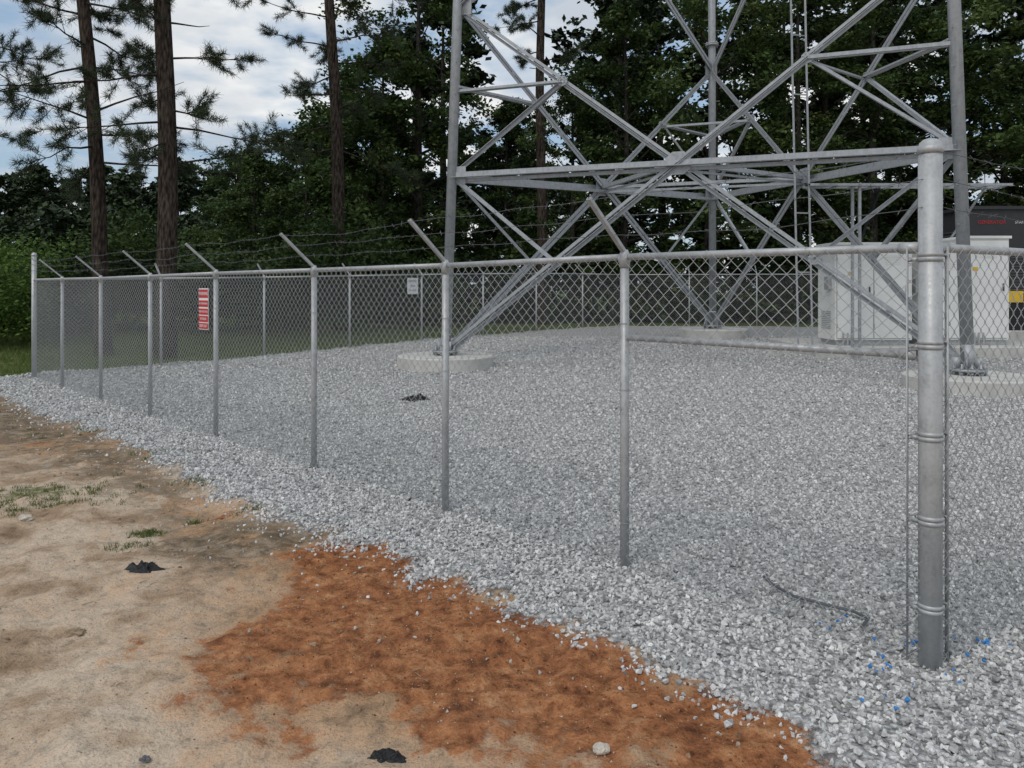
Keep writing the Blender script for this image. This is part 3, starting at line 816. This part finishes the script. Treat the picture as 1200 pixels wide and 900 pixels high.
undergrowth('undergrowth',-7,38,lambda x:34,4,lambda x:3.6+1.6*math.sin(x*.7)+1.0*math.sin(x*1.9),60000,.16,M_leaf,900)
undergrowth('undergrowth',-23,-2.5,lambda x:max(25.5,x+32.0),3.5,lambda x:3.0+1.0*math.sin(x*.8)+.6*math.sin(x*1.7),44000,.11,M_leaf,420)
undergrowth('undergrowth',-36,-7,lambda x:46,5,lambda x:5.4+1.2*math.sin(x*.6)+.8*math.sin(x*1.7),32000,.24,M_leaf_far,500)
undergrowth('shrub',-18.5,-14.2,lambda x:21,3,lambda x:2.7+.3*math.sin(x*3),12000,.07,M_leaf_bright,120)

def pine(name,trunk_r,hh,zb0,lean,nbr,seed,big=1.0):
    random.seed(seed); mb=MB()
    def tp(z): return Vector((lean*z+.06*math.sin(z*.5+seed),.05*math.sin(z*.4),z))
    N=16; mb.tube([tp(hh*i/N-.1) for i in range(N+1)],[trunk_r*(1-.62*(i/N))*(1.15 if i==0 else 1)+.01 for i in range(N+1)],14,caps=False)
    tufts=[]
    for i in range(nbr):
        z=zb0+(hh-zb0)*((i+random.random())/nbr)**1.15
        az=i*2.4+random.uniform(-.6,.6); L=random.uniform(1.3,3.3)*(1-.35*(z-zb0)/(hh-zb0))
        el=random.uniform(-.3,.3); d=Vector((math.cos(az),math.sin(az),0)); b=tp(z)
        pts=[b+d*L*s+Vector((0,0,math.sin(el)*L*s+(-.25*s*s+.12*s**4)*L*.5))+rv()*.06*s for s in (0,.25,.5,.75,1)]
        mb.tube(pts,[.035,.028,.02,.014,.006],5,caps=False)
        if random.random()<.12: continue
        for k in range(random.randint(8,13)):
            s=random.uniform(.35,1); j=min(3,int(s*4)); q=pts[j].lerp(pts[j+1],s*4-j)
            d2=(d*.7+rv()*.6).normalized(); L2=random.uniform(.25,.85)
            e=q+d2*L2+Vector((0,0,.05)); mid=q.lerp(e,.5)+Vector((0,0,-.05))
            mb.tube([q,mid,e],[.01,.008,.004],4,caps=False)
            for u in (.35,.55,.72,.87,1.0): tufts.append((q.lerp(e,u),d2))
        tufts.append((pts[-1],d))
    n=28; Vs=[];T=[]
    for c,d in tufts:
        dv=rng.normal(0,1,(n,3))*.8+np.array(d)*.7+np.array([0,0,.2]); dv/=np.linalg.norm(dv,axis=1)[:,None]
        L=rng.uniform(.13,.24,n)[:,None]; p=np.array(c)+rng.normal(0,.03,(n,3)); s=np.cross(dv,rng.normal(0,1,(n,3))); s/=np.linalg.norm(s,axis=1)[:,None]
        w=.0065*big
        Vs.append(np.stack([p-s*w,p+s*w,p+dv*L+s*w*.3,p+dv*L-s*w*.3],1).reshape(-1,3)); T.append(np.clip(random.uniform(.1,.8)+rng.normal(0,.12,n),0,1))
    V=np.concatenate(Vs);T=np.concatenate(T); Fq=np.arange(len(V)).reshape(-1,4)
    V2,F2,mi,ti=combine(mb,V,Fq,T)
    return npmesh(name,V2,F2,[M_bark,M_needle],mi,ti,smooth=False)
def put(me,px,Y):
    o=bpy.data.objects.new('pine_tree',me); link(o); X=(px-600)/F*Y; o.location=(X,Y,gz(X,Y)); return o
put(pine('pine_mesh',.21,21,5.2,-.062,42,11),124,20.5)
put(pine('pine_mesh',.27,23,5.0,-.012,42,5),196,20.0)
put(pine('pine_mesh',.25,22,6.5,-.035,42,23),401,27.5)
put(pine('pine_mesh',.24,26,11.5,-.0,26,31,1.3),634,33)
put(pine('pine_mesh',.23,22,7.0,.02,30,47),-40,26)

# ---------------------------------------------------------------- world, sun, camera
w=bpy.data.worlds.new('World'); scene.world=w; w.use_nodes=True; t=w.node_tree; t.nodes.clear()
o=t.nodes.new('ShaderNodeOutputWorld'); bg=t.nodes.new('ShaderNodeBackground'); bg.inputs[1].default_value=.12; t.links.new(bg.outputs[0],o.inputs[0])
sky=t.nodes.new('ShaderNodeTexSky'); sky.sky_type='NISHITA'; sky.sun_disc=False; sky.sun_elevation=R(52); sky.sun_rotation=R(215); sky.air_density=1.2; sky.dust_density=1.5
tc=t.nodes.new('ShaderNodeTexCoord'); sp=t.nodes.new('ShaderNodeSeparateXYZ'); t.links.new(tc.outputs['Generated'],sp.inputs[0])
def M(op,a,b):
    m=t.nodes.new('ShaderNodeMath'); m.operation=op
    for i,x in enumerate((a,b)):
        if isinstance(x,(int,float)): m.inputs[i].default_value=x
        else: t.links.new(x,m.inputs[i])
    return m.outputs[0]
zz_=M('ADD',M('MAXIMUM',sp.outputs[2],0.0),.14)
cv=t.nodes.new('ShaderNodeCombineXYZ'); t.links.new(M('DIVIDE',sp.outputs[0],zz_),cv.inputs[0]); t.links.new(M('DIVIDE',sp.outputs[1],zz_),cv.inputs[1])
n1=t.nodes.new('ShaderNodeTexNoise'); n1.inputs['Scale'].default_value=1.5; n1.inputs['Detail'].default_value=5; n1.inputs['Roughness'].default_value=.55; t.links.new(cv.outputs[0],n1.inputs['Vector'])
n2=t.nodes.new('ShaderNodeTexNoise'); n2.inputs['Scale'].default_value=1.7; n2.inputs['Detail'].default_value=5; mp=t.nodes.new('ShaderNodeMapping'); mp.inputs['Location'].default_value=(5,3,1); t.links.new(cv.outputs[0],mp.inputs[0]); t.links.new(mp.outputs[0],n2.inputs['Vector'])
r1=t.nodes.new('ShaderNodeValToRGB'); r1.color_ramp.elements[0].position=.42; r1.color_ramp.elements[1].position=.56; t.links.new(n1.outputs[0],r1.inputs[0])
r2=t.nodes.new('ShaderNodeValToRGB'); r2.color_ramp.elements[0].position=.40; r2.color_ramp.elements[0].color=(4.6,5.1,5.7,1); r2.color_ramp.elements[1].position=.58; r2.color_ramp.elements[1].color=(7.5,7.55,7.5,1); t.links.new(n2.outputs[0],r2.inputs[0])
mx=t.nodes.new('ShaderNodeMix'); mx.data_type='RGBA'; t.links.new(r1.outputs[0],mx.inputs[0])
hz=t.nodes.new('ShaderNodeMix'); hz.data_type='RGBA'; hz.inputs[0].default_value=.55; t.links.new(sky.outputs[0],hz.inputs[6]); hz.inputs[7].default_value=(3.2,4.4,5.9,1)
t.links.new(hz.outputs[2],mx.inputs[6]); t.links.new(r2.outputs[0],mx.inputs[7]); t.links.new(mx.outputs[2],bg.inputs[0])
sd=bpy.data.lights.new('sun','SUN'); sd.energy=1.3; sd.angle=R(22); sd.color=(1,.95,.87); so=bpy.data.objects.new('sun',sd); link(so)
el,azr=R(52),R(215)
dirv=Vector((math.sin(azr)*math.cos(el),math.cos(azr)*math.cos(el),math.sin(el)))
so.rotation_euler=dirv.to_track_quat('Z','Y').to_euler(); so.location=(0,0,30)
cd=bpy.data.cameras.new('camera'); cam=bpy.data.objects.new('camera',cd); link(cam); scene.camera=cam
cam.location=(0,0,CAM); cam.rotation_euler=(R(90),0,0)
cd.sensor_width=36; cd.lens=F/1200*36; cd.shift_y=-109/1200; cd.clip_end=3000; cd.clip_start=.05
